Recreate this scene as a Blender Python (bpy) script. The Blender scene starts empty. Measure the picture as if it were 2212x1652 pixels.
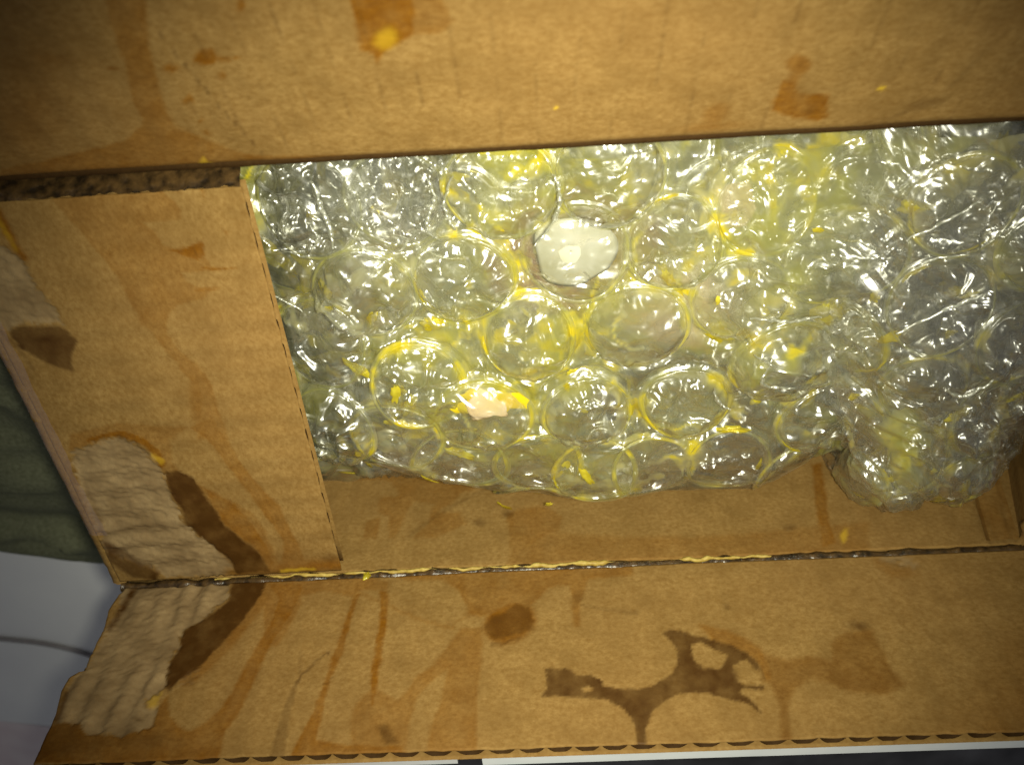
import bpy, bmesh, math, random
import numpy as np
from mathutils import Matrix, Vector
random.seed(7); rng = np.random.default_rng(7)
SC = bpy.context.scene
COL = SC.collection

# ------------------------------------------------------------------ camera, light, exposure
VW, VH = 2212., 1652.                      # frame in which the photograph was measured
FPX = 1876.
HB = 0.12                                  # height of the box opening above the floor
BW, BD = 0.27, 0.13213                     # box opening: length, depth
def rotm(v):
    th = np.linalg.norm(v); k = v / th
    K = np.array([[0, -k[2], k[1]], [k[2], 0, -k[0]], [-k[1], k[0], 0]])
    return np.eye(3) + math.sin(th) * K + (1 - math.cos(th)) * K @ K
CR = rotm(np.array([0.63818, -0.01884, 0.05838]))   # rows: camera axes in the world
CC = np.array([0.13386, 0.2033, 0.17947 + HB])
cam_d = bpy.data.cameras.new('camera'); cam = bpy.data.objects.new('camera', cam_d); COL.objects.link(cam)
M = Matrix.Identity(4)
for i in range(3):
    for j in range(3): M[i][j] = CR[j][i]
    M[i][3] = CC[i]
cam.matrix_world = M
cam_d.sensor_width = 36; cam_d.lens = 36 * FPX / VW
cam_d.clip_start = 0.005; cam_d.clip_end = 20
cam_d.dof.use_dof = True; cam_d.dof.focus_distance = 0.235; cam_d.dof.aperture_fstop = 16.0
SC.camera = cam
wd = bpy.data.worlds.new('World'); SC.world = wd; wd.use_nodes = True
wd.node_tree.nodes['Background'].inputs[0].default_value = (0.94, 0.96, 1.0, 1)
wd.node_tree.nodes['Background'].inputs[1].default_value = 0.10
# the phone's flash, beside the lens
fl_d = bpy.data.lights.new('phone_flash', 'SPOT'); fl = bpy.data.objects.new('phone_flash', fl_d); COL.objects.link(fl)
fl_d.energy = 4.8; fl_d.shadow_soft_size = 0.006; fl_d.color = (1.0, 0.98, 0.78)
fl_d.spot_size = math.radians(80); fl_d.spot_blend = 1.0
FLP = CC + 0.010 * CR[0] - 0.002 * CR[1]
Mf = M.copy()
for i in range(3): Mf[i][3] = FLP[i]
fl.matrix_world = Mf @ Matrix.Rotation(math.radians(-1), 4, 'X')
SC.view_settings.view_transform = 'Standard'; SC.view_settings.look = 'None'
SC.view_settings.gamma = 1; SC.view_settings.use_curve_mapping = False
SC.view_settings.exposure = 0.0
SC.render.engine = 'CYCLES'
cy = SC.cycles
cy.max_bounces = 7; cy.transparent_max_bounces = 24; cy.glossy_bounces = 4; cy.transmission_bounces = 4
cy.diffuse_bounces = 2; cy.use_adaptive_sampling = True; cy.adaptive_threshold = 0.03; cy.sample_clamp_indirect = 4; cy.use_denoising = True
cy.caustics_reflective = False; cy.caustics_refractive = False

# ------------------------------------------------------------------ measuring helpers
def proj(P):
    q = (np.asarray(P) - CC) @ CR.T
    return np.stack([VW / 2 + FPX * q[..., 0] / -q[..., 2], VH / 2 - FPX * q[..., 1] / -q[..., 2]], -1)
def ray(u, v):
    return CR.T @ np.array([(u - VW / 2) / FPX, -(v - VH / 2) / FPX, -1.])
def hit_plane(u, v, O, N):
    d = ray(u, v); t = np.dot(np.asarray(O) - CC, N) / np.dot(d, N)
    return CC + t * d
def hit_z(u, v, z):                         # z measured from the box opening
    return hit_plane(u, v, (0, 0, z + HB), np.array([0, 0, 1.]))

def _hash(ix, iy, s):
    h = (ix.astype(np.int64) * 374761393 + iy.astype(np.int64) * 668265263 + s * 974634777) & 0xffffffff
    h = ((h ^ (h >> 13)) * 1274126177) & 0xffffffff
    return ((h ^ (h >> 16)) & 0xffff) / 65535.0
def vnoise(x, y, s=0):                      # value noise, -1..1
    x = np.asarray(x, float); y = np.asarray(y, float)
    ix = np.floor(x); iy = np.floor(y); fx = x - ix; fy = y - iy
    fx = fx * fx * fx * (fx * (fx * 6 - 15) + 10); fy = fy * fy * fy * (fy * (fy * 6 - 15) + 10)
    a = _hash(ix, iy, s); b = _hash(ix + 1, iy, s); c = _hash(ix, iy + 1, s); d = _hash(ix + 1, iy + 1, s)
    return 2 * ((a * (1 - fx) + b * fx) * (1 - fy) + (c * (1 - fx) + d * fx) * fy) - 1
def fbm(x, y, s=0, o=3):
    r = 0; a = 1; t = 0
    for k in range(o):
        r = r + a * vnoise(x * 2 ** k + 17.3 * k, y * 2 ** k - 9.1 * k, s + k); t += a; a *= .5
    return r / t
def ridged(x, y, s=0, o=2):                 # sharp creases, 0..1
    r = 0; a = 1; t = 0
    for k in range(o):
        r = r + a * (1 - np.abs(vnoise(x * 2 ** k + 5.7 * k, y * 2 ** k + 3.3 * k, s + 7 * k))); t += a; a *= .5
    return r / t
def sdf(px, poly):                          # signed distance, > 0 inside
    poly = np.asarray(poly, float); d2 = np.full(px.shape[:-1], 1e18); ins = np.zeros(px.shape[:-1], bool)
    n = len(poly)
    for i in range(n):
        a = poly[i]; b = poly[(i + 1) % n]; ab = b - a; ap = px - a
        t = np.clip((ap @ ab) / max(ab @ ab, 1e-9), 0, 1)
        q = ap - t[..., None] * ab; d2 = np.minimum(d2, (q * q).sum(-1))
        if abs(ab[1]) > 1e-9:
            c = ((a[1] > px[..., 1]) != (b[1] > px[..., 1])) & (px[..., 0] < ab[0] * (px[..., 1] - a[1]) / ab[1] + a[0])
            ins ^= c
    return np.where(ins, 1, -1) * np.sqrt(d2)
def sdline(px, pts, w0, w1):                # stroke whose half width runs w0 -> w1
    pts = np.asarray(pts, float); best = np.full(px.shape[:-1], -1e9); n = len(pts) - 1
    for i in range(n):
        a = pts[i]; b = pts[i + 1]; ab = b - a; ap = px - a
        t = np.clip((ap @ ab) / max(ab @ ab, 1e-9), 0, 1)
        w = w0 + (w1 - w0) * (i + t) / n
        best = np.maximum(best, w - np.sqrt(((ap - t[..., None] * ab) ** 2).sum(-1)))
    return best
def sstep(e0, e1, x):
    t = np.clip((x - e0) / (e1 - e0), 0, 1); return t * t * (3 - 2 * t)

# ------------------------------------------------------------------ object helpers
def mesh_obj(name, v, f, mat, parent=None, smooth=True, attr=None):
    me = bpy.data.meshes.new(name)
    v = np.asarray(v, np.float32)
    if isinstance(f, np.ndarray) and f.ndim == 2:
        me.vertices.add(len(v)); me.vertices.foreach_set('co', v.ravel())
        k = f.shape[1]; me.loops.add(f.size); me.loops.foreach_set('vertex_index', f.astype(np.int32).ravel())
        me.polygons.add(len(f)); me.polygons.foreach_set('loop_start', np.arange(0, f.size, k, dtype=np.int32))
        me.update(calc_edges=True)
    else:
        me.from_pydata([tuple(map(float, q)) for q in v], [], [tuple(map(int, q)) for q in f])
    if smooth: me.polygons.foreach_set('use_smooth', np.ones(len(me.polygons), bool))
    if attr:
        for an, val in attr.items():
            la = me.attributes.new(an, 'FLOAT_COLOR', 'POINT'); la.data.foreach_set('color', val.astype(np.float32).ravel())
    me.materials.append(mat); me.validate()
    o = bpy.data.objects.new(name, me); COL.objects.link(o)
    if parent: o.parent = parent; o.matrix_parent_inverse = parent.matrix_world.inverted()
    return o
def tag(o, label=None, cat=None, group=None, kind=None):
    if label: o['label'] = label
    if cat: o['category'] = cat
    if group: o['group'] = group
    if kind: o['kind'] = kind
    return o
def empty(name, loc):
    o = bpy.data.objects.new(name, None); COL.objects.link(o); o.location = loc; o.empty_display_size = .02
    bpy.context.view_layer.update(); return o
def grid_faces(nu, nv):
    i = np.arange(nu * nv).reshape(nu, nv)
    return np.stack([i[:-1, :-1], i[1:, :-1], i[1:, 1:], i[:-1, 1:]], -1).reshape(-1, 4)
def box_vf(lo, hi):
    lo = np.array(lo); hi = np.array(hi)
    v = [[(lo, hi)[i][0], (lo, hi)[j][1], (lo, hi)[k][2]] for i in (0, 1) for j in (0, 1) for k in (0, 1)]
    return v, [(0, 1, 3, 2), (4, 6, 7, 5), (0, 4, 5, 1), (2, 3, 7, 6), (0, 2, 6, 4), (1, 5, 7, 3)]
def tube_vf(pts, r, n=10):
    pts = np.asarray(pts, float); N = len(pts); r = np.broadcast_to(r, N); V = []; F = []
    T = np.gradient(pts, axis=0); T /= np.linalg.norm(T, axis=1)[:, None]
    up = np.array([0, 0, 1.]); 
    for i in range(N):
        a = np.cross(T[i], up); 
        if np.linalg.norm(a) < 1e-3: a = np.array([1., 0, 0])
        a /= np.linalg.norm(a); b = np.cross(a, T[i])
        for k in range(n):
            w = 2 * math.pi * k / n; V.append(pts[i] + r[i] * (math.cos(w) * a + math.sin(w) * b))
    for i in range(N - 1):
        for k in range(n): F.append((i * n + k, i * n + (k + 1) % n, (i + 1) * n + (k + 1) % n, (i + 1) * n + k))
    F.append(tuple(range(n))); F.append(tuple((N - 1) * n + k for k in reversed(range(n))))
    return V, F
def spline(pts, n):
    pts = np.asarray(pts, float); m = len(pts)
    P = np.vstack([2 * pts[0] - pts[1], pts, 2 * pts[-1] - pts[-2]]); out = []
    for q in np.linspace(0, m - 1 - 1e-6, n):
        i = int(q); t = q - i; a, b, c, d = P[i:i + 4]
        out.append(.5 * ((2 * b) + (-a + c) * t + (2 * a - 5 * b + 4 * c - d) * t * t + (-a + 3 * b - 3 * c + d) * t ** 3))
    return np.array(out)

# ------------------------------------------------------------------ materials
class NT:
    def __init__(s, name):
        s.m = bpy.data.materials.new(name); s.m.use_nodes = True; s.t = s.m.node_tree; s.t.nodes.clear()
        s.out = s.t.nodes.new('ShaderNodeOutputMaterial')
    def n(s, typ, props=None, **kw):
        nd = s.t.nodes.new('ShaderNode' + typ)
        for k, v in (props or {}).items(): setattr(nd, k, v)
        for k, v in kw.items():
            k2 = int(k[1:]) if k[0] == '_' and k[1:].isdigit() else k.replace('_', ' ')
            s.set(nd.inputs[k2], v)
        return nd
    def set(s, inp, v):
        if isinstance(v, bpy.types.NodeSocket): s.t.links.new(v, inp)
        elif isinstance(v, bpy.types.Node): s.t.links.new(v.outputs[0], inp)
        else:
            if isinstance(v, tuple) and len(v) == 3 and inp.type == 'RGBA': v = v + (1,)
            inp.default_value = v
    def mix(s, f, a, b, mode='MIX'):
        nd = s.t.nodes.new('ShaderNodeMix'); nd.data_type = 'RGBA'; nd.blend_type = mode
        s.set(nd.inputs[0], f); s.set(nd.inputs[6], a); s.set(nd.inputs[7], b); return nd.outputs[2]
    def math(s, op, a, b=0.0):
        nd = s.t.nodes.new('ShaderNodeMath'); nd.operation = op; s.set(nd.inputs[0], a); s.set(nd.inputs[1], b); return nd.outputs[0]
    def ramp(s, f, p0, p1):
        nd = s.t.nodes.new('ShaderNodeMapRange'); s.set(nd.inputs[0], f); nd.inputs[1].default_value = p0; nd.inputs[2].default_value = p1
        return nd.outputs[0]
    def done(s, sh):
        s.t.links.new(sh.outputs[0] if isinstance(sh, bpy.types.Node) else sh, s.out.inputs[0]); return s.m

def mat_card(name, stained=True, tint=(1, 1, 1), fib=(1, 1, 1)):
    t = NT(name); co = t.n('TexCoord').outputs['Object']
    mp = t.n('Mapping', Vector=co, Scale=fib).outputs[0]
    fine = t.n('TexNoise', Vector=mp, Scale=900.0, Detail=4.0, Roughness=.65).outputs[0]
    mid = t.n('TexNoise', Vector=mp, Scale=120.0, Detail=4.0, Roughness=.6).outputs[0]
    big = t.n('TexNoise', Vector=co, Scale=14.0, Detail=3.0).outputs[0]
    k0 = tuple(a * b for a, b in zip((0.196, 0.1072, 0.0274), tint)); k1 = tuple(a * b for a, b in zip((0.308, 0.1903, 0.0623), tint))
    c = t.mix(t.ramp(fine, .3, .7), k0, k1)
    c = t.mix(t.math('MULTIPLY', t.ramp(mid, .4, .68), .5), c, tuple(a * b for a, b in zip((0.144, 0.077, 0.0182), tint)))
    c = t.mix(t.math('MULTIPLY', t.ramp(big, .35, .75), .3), c, tuple(a * b for a, b in zip((0.256, 0.1321, 0.0418), tint)))
    rough = .8; spec = .12
    if stained:
        at = t.n('Attribute', {'attribute_name': 'st'})
        sp = t.n('SeparateColor', Color=at.outputs['Color'])
        R, G, B, A = sp.outputs[0], sp.outputs[1], sp.outputs[2], at.outputs['Alpha']
        pale = t.mix(t.ramp(mid, .3, .7), (.17, .11, .05), (.34, .235, .115))
        pale = t.mix(t.math('MULTIPLY', t.ramp(fine, .4, .75), .5), pale, (.20, .125, .055))
        c = t.mix(B, c, pale)
        nz = t.n('TexNoise', Vector=co, Scale=260.0, Detail=3.0).outputs[0]
        R2 = t.math('MULTIPLY', R, t.math('ADD', t.math('MULTIPLY', nz, .5), .72))
        c = t.mix(R2, c, t.mix(1.0, c, (.72, .47, .055), 'MULTIPLY'))
        G2 = t.math('MULTIPLY', G, t.math('ADD', t.math('MULTIPLY', nz, .5), .74))
        c = t.mix(G2, c, (.056, .022, .002))
        c = t.mix(A, c, (.62, .40, .02))
        wet = t.math('MAXIMUM', t.math('MULTIPLY', R, .35), t.math('MAXIMUM', t.math('MULTIPLY', G, .6), A))
        rough = t.math('SUBTRACT', .82, t.math('MULTIPLY', wet, .38)); spec = t.math('ADD', .1, t.math('MULTIPLY', wet, .2))
    bp = t.n('Bump', Strength=.35, Distance=.00025, Height=t.math('ADD', fine, mid))
    return t.done(t.n('BsdfPrincipled', Base_Color=c, Roughness=rough, Specular_IOR_Level=spec, Normal=bp.outputs[0]))

M_card = mat_card('kraft_cardboard', True, fib=(.75, 1, 1))
M_cardv = mat_card('kraft_cardboard_lengthwise', True, fib=(1, .75, 1))
M_plain = mat_card('kraft_cardboard_plain', False)
M_flute = mat_card('kraft_fluting', False, tint=(.17, .14, .11))  # tint darkened to paint the shade inside the hollow flute cells
def mat_soaked_shade():
    t = NT('soaked_cardboard_shade'); co = t.n('TexCoord').outputs['Object']
    nz = t.n('TexNoise', Vector=co, Scale=420.0, Detail=4.0).outputs[0]
    c = t.mix(t.ramp(nz, .35, .7), (.018, .011, .005), (.10, .055, .018))
    bp = t.n('Bump', Strength=.9, Distance=.0006, Height=nz)
    return t.done(t.n('BsdfPrincipled', Base_Color=c, Roughness=.32, Specular_IOR_Level=.5, Normal=bp.outputs[0]))
M_soak_shade = mat_soaked_shade()  # soaked brown, dark enough to stand in for shade in gaps
def mat_simple(name, c0, c1, scale, rough, spec=.3, bump=.2, dist=.0005, det=4.0):
    t = NT(name); co = t.n('TexCoord').outputs['Object']
    nz = t.n('TexNoise', Vector=co, Scale=scale, Detail=det).outputs[0]
    c = t.mix(t.ramp(nz, .3, .72), c0, c1)
    bp = t.n('Bump', Strength=bump, Distance=dist, Height=nz)
    return t.done(t.n('BsdfPrincipled', Base_Color=c, Roughness=rough, Specular_IOR_Level=spec, Normal=bp.outputs[0]))

def mat_film(name, haze, thin=.23, clear=.975, tint=(.80, .82, .60), bump=True, rough=.28, gloss=2.6):
    # thin clear plastic; attribute eg: R = wiped egg haze, G = yolk
    t = NT(name); at = t.n('Attribute', {'attribute_name': 'eg'}); sp = t.n('SeparateColor', Color=at.outputs['Color'])
    R, G = sp.outputs[0], sp.outputs[1]
    kw = {}
    if bump:
        pos = t.n('NewGeometry').outputs['Position']
        w1 = t.n('TexNoise', Vector=pos, Scale=95.0, Detail=2.0, Roughness=.45, Distortion=.9).outputs[0]
        kw['Normal'] = t.n('Bump', Strength=1.0, Distance=.0034, Height=w1).outputs[0]
    fc = t.n('LayerWeight', Blend=.5, **kw).outputs['Facing']
    fr = t.math('ADD', .06, t.math('MULTIPLY', t.math('POWER', fc, 4.0), .30))
    gl = t.n('BsdfGlossy', Color=(1, 1, 1), Roughness=rough, **kw)
    tr = t.n('BsdfTransparent', Color=(clear, clear, clear * .98))
    col = t.mix(R, tint, (.76, .74, .12)); col = t.mix(G, col, (.84, .68, .015))
    dd = t.n('MixShader', Fac=.4, _1=t.n('BsdfDiffuse', Color=col), _2=t.n('BsdfTranslucent', Color=col))
    f = t.math('MINIMUM', t.math('ADD', t.math('ADD', haze, t.math('MULTIPLY', R, thin)), t.math('MULTIPLY', G, .75)), .95)
    body = t.n('MixShader', Fac=f, _1=tr, _2=dd)
    return t.done(t.n('MixShader', Fac=t.math('MINIMUM', t.math('MULTIPLY', fr, gloss), 1.0), _1=body, _2=gl))
M_film = mat_film('clear_film', .022)
M_bub = mat_film('clear_bubble_film', .022)
M_film2 = mat_film('clear_film_inner', .045, .34, .95, bump=False)
M_film3 = mat_film('clear_film_end_piece', .022, .20, .98, tint=(.74, .72, .58))
M_crease = mat_film('film_fold', .25, .05, .97, bump=False, rough=.3, gloss=4.0)
M_tape = mat_film('packing_tape_film', .20, .0, .98, tint=(.72, .52, .48), bump=False, rough=.2, gloss=.6)
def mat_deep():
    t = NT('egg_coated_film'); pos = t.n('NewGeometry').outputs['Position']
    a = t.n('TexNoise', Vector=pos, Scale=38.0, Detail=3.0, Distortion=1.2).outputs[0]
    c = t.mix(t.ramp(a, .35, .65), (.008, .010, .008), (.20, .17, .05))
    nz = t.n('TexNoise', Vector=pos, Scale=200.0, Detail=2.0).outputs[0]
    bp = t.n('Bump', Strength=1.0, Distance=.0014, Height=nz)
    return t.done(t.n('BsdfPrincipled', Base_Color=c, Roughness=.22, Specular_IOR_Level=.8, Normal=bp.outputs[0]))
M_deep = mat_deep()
def mat_yolk():
    t = NT('egg_yolk'); pos = t.n('NewGeometry').outputs['Position']
    nz = t.n('TexNoise', Vector=pos, Scale=240.0, Detail=3.0).outputs[0]
    c = t.mix(t.ramp(nz, .3, .7), (.84, .64, .012), (.76, .68, .06))
    p = t.n('BsdfPrincipled', Base_Color=c, Roughness=.18, Specular_IOR_Level=.5)
    tl = t.n('BsdfTranslucent', Color=c)
    a = t.n('MixShader', Fac=.3, _1=p, _2=tl)
    tr = t.n('BsdfTransparent', Color=(1.0, .93, .45))
    f = t.n('MixShader', Fac=t.math('ADD', .2, t.math('MULTIPLY', t.ramp(nz, .35, .65), .6)), _1=tr, _2=a)
    return t.done(f)
M_yolk = mat_yolk()
M_yolk2 = mat_simple('thick_yolk', (.74, .50, .006), (.64, .52, .02), 200., .2, .5, .3)
M_shell_c = mat_simple('cream_eggshell', (.82, .60, .36), (.86, .68, .46), 300., .45, .3, .1)
M_shell_b = mat_simple('brown_eggshell', (.34, .15, .09), (.44, .21, .13), 260., .4, .3, .1)
M_shell_glow = mat_simple('white_shell_glow', (.34, .32, .17), (.62, .61, .52), 75., .3, .4, .6)  # whiteness paints the highlight glow inside one bubble

# ------------------------------------------------------------------ the surroundings
M_floor = mat_simple('dark_floor', (.035, .033, .036), (.16, .155, .165), 26., .7, .2, .2)
fo = mesh_obj('floor', [(-1.5, -1.8, 0), (1.8, -1.8, 0), (1.8, 1.5, 0), (-1.5, 1.5, 0)], [(0, 1, 2, 3)], M_floor)
tag(fo, 'dark grey floor around the box', 'floor', kind='structure')
def slab(name, px, th, mat, z0=0.0):
    b = [hit_z(u, v, -HB)[:2] for u, v in px]; n = len(b); V = [(x, y, z0) for x, y in b] + [(x, y, z0 + th) for x, y in b]
    F = [tuple(range(n, 2 * n)), tuple(reversed(range(n)))] + [(i, (i + 1) % n, n + (i + 1) % n, n + i) for i in range(n)]
    return mesh_obj(name, V, F, mat, smooth=False)
M_white = mat_simple('white_plastic', (.76, .76, .78), (.82, .82, .83), 30., .35, .4, .05)
M_pink = mat_simple('pinkish_paper', (.72, .60, .62), (.80, .70, .71), 60., .7, .2, .1)
M_wpap = mat_simple('white_paper', (.80, .83, .86), (.88, .90, .92), 90., .6, .2, .15)

# ------------------------------------------------------------------ the cardboard box
box = empty('cardboard_box', (BW / 2, BD / 2, 0))
tag(box, 'open brown corrugated cardboard box with egg stains and torn flaps', 'box')
TH = 0.0042; PITCH = 0.0075

def stain_eval(P, spec, warp=3.0, seed=0):
    """P: (n,m,3) world points of a panel; spec: list of (channel, weight, kind, data, soft). Returns rgba weights."""
    px = proj(P); w = px.copy()
    w[..., 0] += warp * fbm(px[..., 0] / 17, px[..., 1] / 17, seed, 3) + .5 * warp * vnoise(px[..., 0] / 4, px[..., 1] / 4, seed + 9)
    w[..., 1] += warp * fbm(px[..., 0] / 17, px[..., 1] / 17, seed + 31, 3) + .5 * warp * vnoise(px[..., 0] / 4, px[..., 1] / 4, seed + 19)
    mott = 1.05 + .38 * fbm(px[..., 0] / 34, px[..., 1] / 34, seed + 61, 4)
    out = np.zeros(P.shape[:-1] + (4,))
    for ch, wt, kind, data, soft in spec:
        if kind == 'p': d = sdf(w, data)
        elif kind == 'e':
            x, y, a, b, ang = data; c, s = math.cos(ang), math.sin(ang); dx = w[..., 0] - x; dy = w[..., 1] - y
            d = (1 - np.sqrt(((c * dx + s * dy) / a) ** 2 + ((-s * dx + c * dy) / b) ** 2)) * min(a, b)
        elif kind == 'h': d = -sdf(w, data)
        else: d = sdline(w, data[0], data[1], data[2])
        if ch == 2: d = d + 9.0 * fbm(px[..., 0] / 9, px[..., 1] / 6, seed + 55, 4) + 3.0 * vnoise(px[..., 0] / 2.2, px[..., 1] / 1.6, seed + 56)
        k = sstep(-1.45 * soft, 1.45 * soft, d)
        if kind == 'h': out[..., ch] *= k; continue
        if kind == 'p' and ch == 0: k = k * (.82 + .30 * np.exp(-np.maximum(d, 0) / 7))
        out[..., ch] = np.maximum(out[..., ch], wt * k * (mott if ch < 2 else 1))
    return np.clip(out, 0, 1)

def curl_back(u, v, st, P): return -.0016 * np.maximum(1 - v / .0032, 0) ** 2
def panel(name, O, U, V, N, lu, lv, mat, spec=None, res=.00075, edges=(None, None), relief=None, parent=box, seed=0, warp=3., flutes=True, wav=.0002):
    """A corrugated panel: stained inner liner, fluting, outer liner. U runs along the fold, V away from it, N faces the viewer."""
    O, U, V, N = (np.asarray(q, float) for q in (O, U, V, N))
    root = bpy.data.objects.new(name, None); COL.objects.link(root); root.location = O; root.parent = box
    root.matrix_parent_inverse = Matrix.Translation(box.location).inverted(); root.empty_display_size = .01
    bpy.context.view_layer.update()
    nu = max(2, int(lu / res)); nv = max(2, int(lv / res))
    s = np.linspace(0, 1, nu)[:, None] * np.ones((1, nv)); v = np.linspace(0, lv, nv)[None] * np.ones((nu, 1))
    e0 = edges[0](v) if edges[0] else 0 * v; e1 = edges[1](v) if edges[1] else lu + 0 * v
    u = e0 + s * (e1 - e0)
    u = u + wav * fbm(v / .003, u * 0 + seed, seed + 3) * (np.abs(2 * s - 1) ** 8)
    v = v + wav * fbm(u / .003, v * 0 + seed, seed + 4) * (v / lv) ** 8
    P = O + u[..., None] * U + v[..., None] * V
    st = stain_eval(P, spec, warp, seed) if spec else np.zeros(P.shape[:-1] + (4,))
    n = .00009 * sstep(.0, .012, v) * np.sin(2 * math.pi * u / PITCH) + .0004 * fbm(u / .03, v / .03, seed + 5)
    if relief is not None: n = n + relief(u, v, st, P)
    Pf = P + n[..., None] * N
    V0 = Pf.reshape(-1, 3); F0 = grid_faces(nu, nv)
    if np.dot(np.cross(U, V), N) < 0: F0 = F0[:, ::-1]
    idx = np.arange(nu * nv).reshape(nu, nv)
    loop = np.concatenate([idx[:, 0], idx[-1, 1:], idx[-2::-1, -1], idx[0, -2:0:-1]])
    bk = V0[loop] - .00042 * N; m = len(loop); b0 = nu * nv
    k = np.arange(m); kn = (k + 1) % m
    Fs = np.stack([loop[k], loop[kn], b0 + kn, b0 + k], -1)
    if np.dot(np.cross(U, V), N) > 0: Fs = Fs[:, ::-1]
    sa = np.concatenate([st.reshape(-1, 4), st.reshape(-1, 4)[loop]])
    mesh_obj('liner', np.vstack([V0, bk]), np.vstack([F0, Fs]), mat, root, attr={'st': sa})
    # outer liner
    nu2 = 12; nv2 = 60; vv = np.linspace(0, lv, nv2)[None] * np.ones((nu2, 1)); ss = np.linspace(0, 1, nu2)[:, None] * np.ones((1, nv2))
    a0 = edges[0](vv) if edges[0] else 0 * vv; a1 = edges[1](vv) if edges[1] else lu + 0 * vv
    uu = a0 + ss * (a1 - a0); Q = O + uu[..., None] * U + vv[..., None] * V - TH * N
    Q = np.concatenate([Q.reshape(-1, 3), Q.reshape(-1, 3) + .0004 * N]); G = grid_faces(nu2, nv2)
    i2 = np.arange(nu2 * nv2).reshape(nu2, nv2); lp = np.concatenate([i2[:, 0], i2[-1, 1:], i2[-2::-1, -1], i2[0, -2:0:-1]]); m2 = len(lp); k = np.arange(m2); kn = (k + 1) % m2
    F2 = np.stack([lp[k], lp[kn], lp[kn] + nu2 * nv2, lp[k] + nu2 * nv2], -1)
    mesh_obj('outer_liner', Q, np.vstack([G, G + nu2 * nv2, F2]), M_plain, root, smooth=False)
    if flutes:
        uu = np.arange(.0004, lu - .0004, PITCH / 14); vs = np.linspace(.004, lv - .0009, 40)
        Ug, Vg = np.meshgrid(uu, vs, indexing='ij')
        if edges[0]: Ug = np.maximum(Ug, edges[0](Vg) + .0005)
        if edges[1]: Ug = np.minimum(Ug, edges[1](Vg) - .0005)
        ph = 2 * math.pi * Ug / PITCH + .9 * np.sin(Ug * 90)
        hN = -TH / 2 - .0003 + (TH / 2 - .0007) * np.sin(ph)
        Ug2 = Ug + .0009 * np.cos(ph)          # crushed, leaning flutes
        Q = O + Ug2[..., None] * U + Vg[..., None] * V + hN[..., None] * N
        Q = np.concatenate([Q.reshape(-1, 3), Q.reshape(-1, 3) - .0003 * N]); G = grid_faces(len(uu), len(vs))
        nq = len(uu) * len(vs); ii = np.arange(nq).reshape(len(uu), len(vs)); rim = ii[:, -1]
        Fr = np.stack([rim[:-1], rim[1:], rim[1:] + nq, rim[:-1] + nq], -1)
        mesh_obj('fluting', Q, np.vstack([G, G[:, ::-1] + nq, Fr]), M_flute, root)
    return root, (O, U, V, N)

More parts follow.
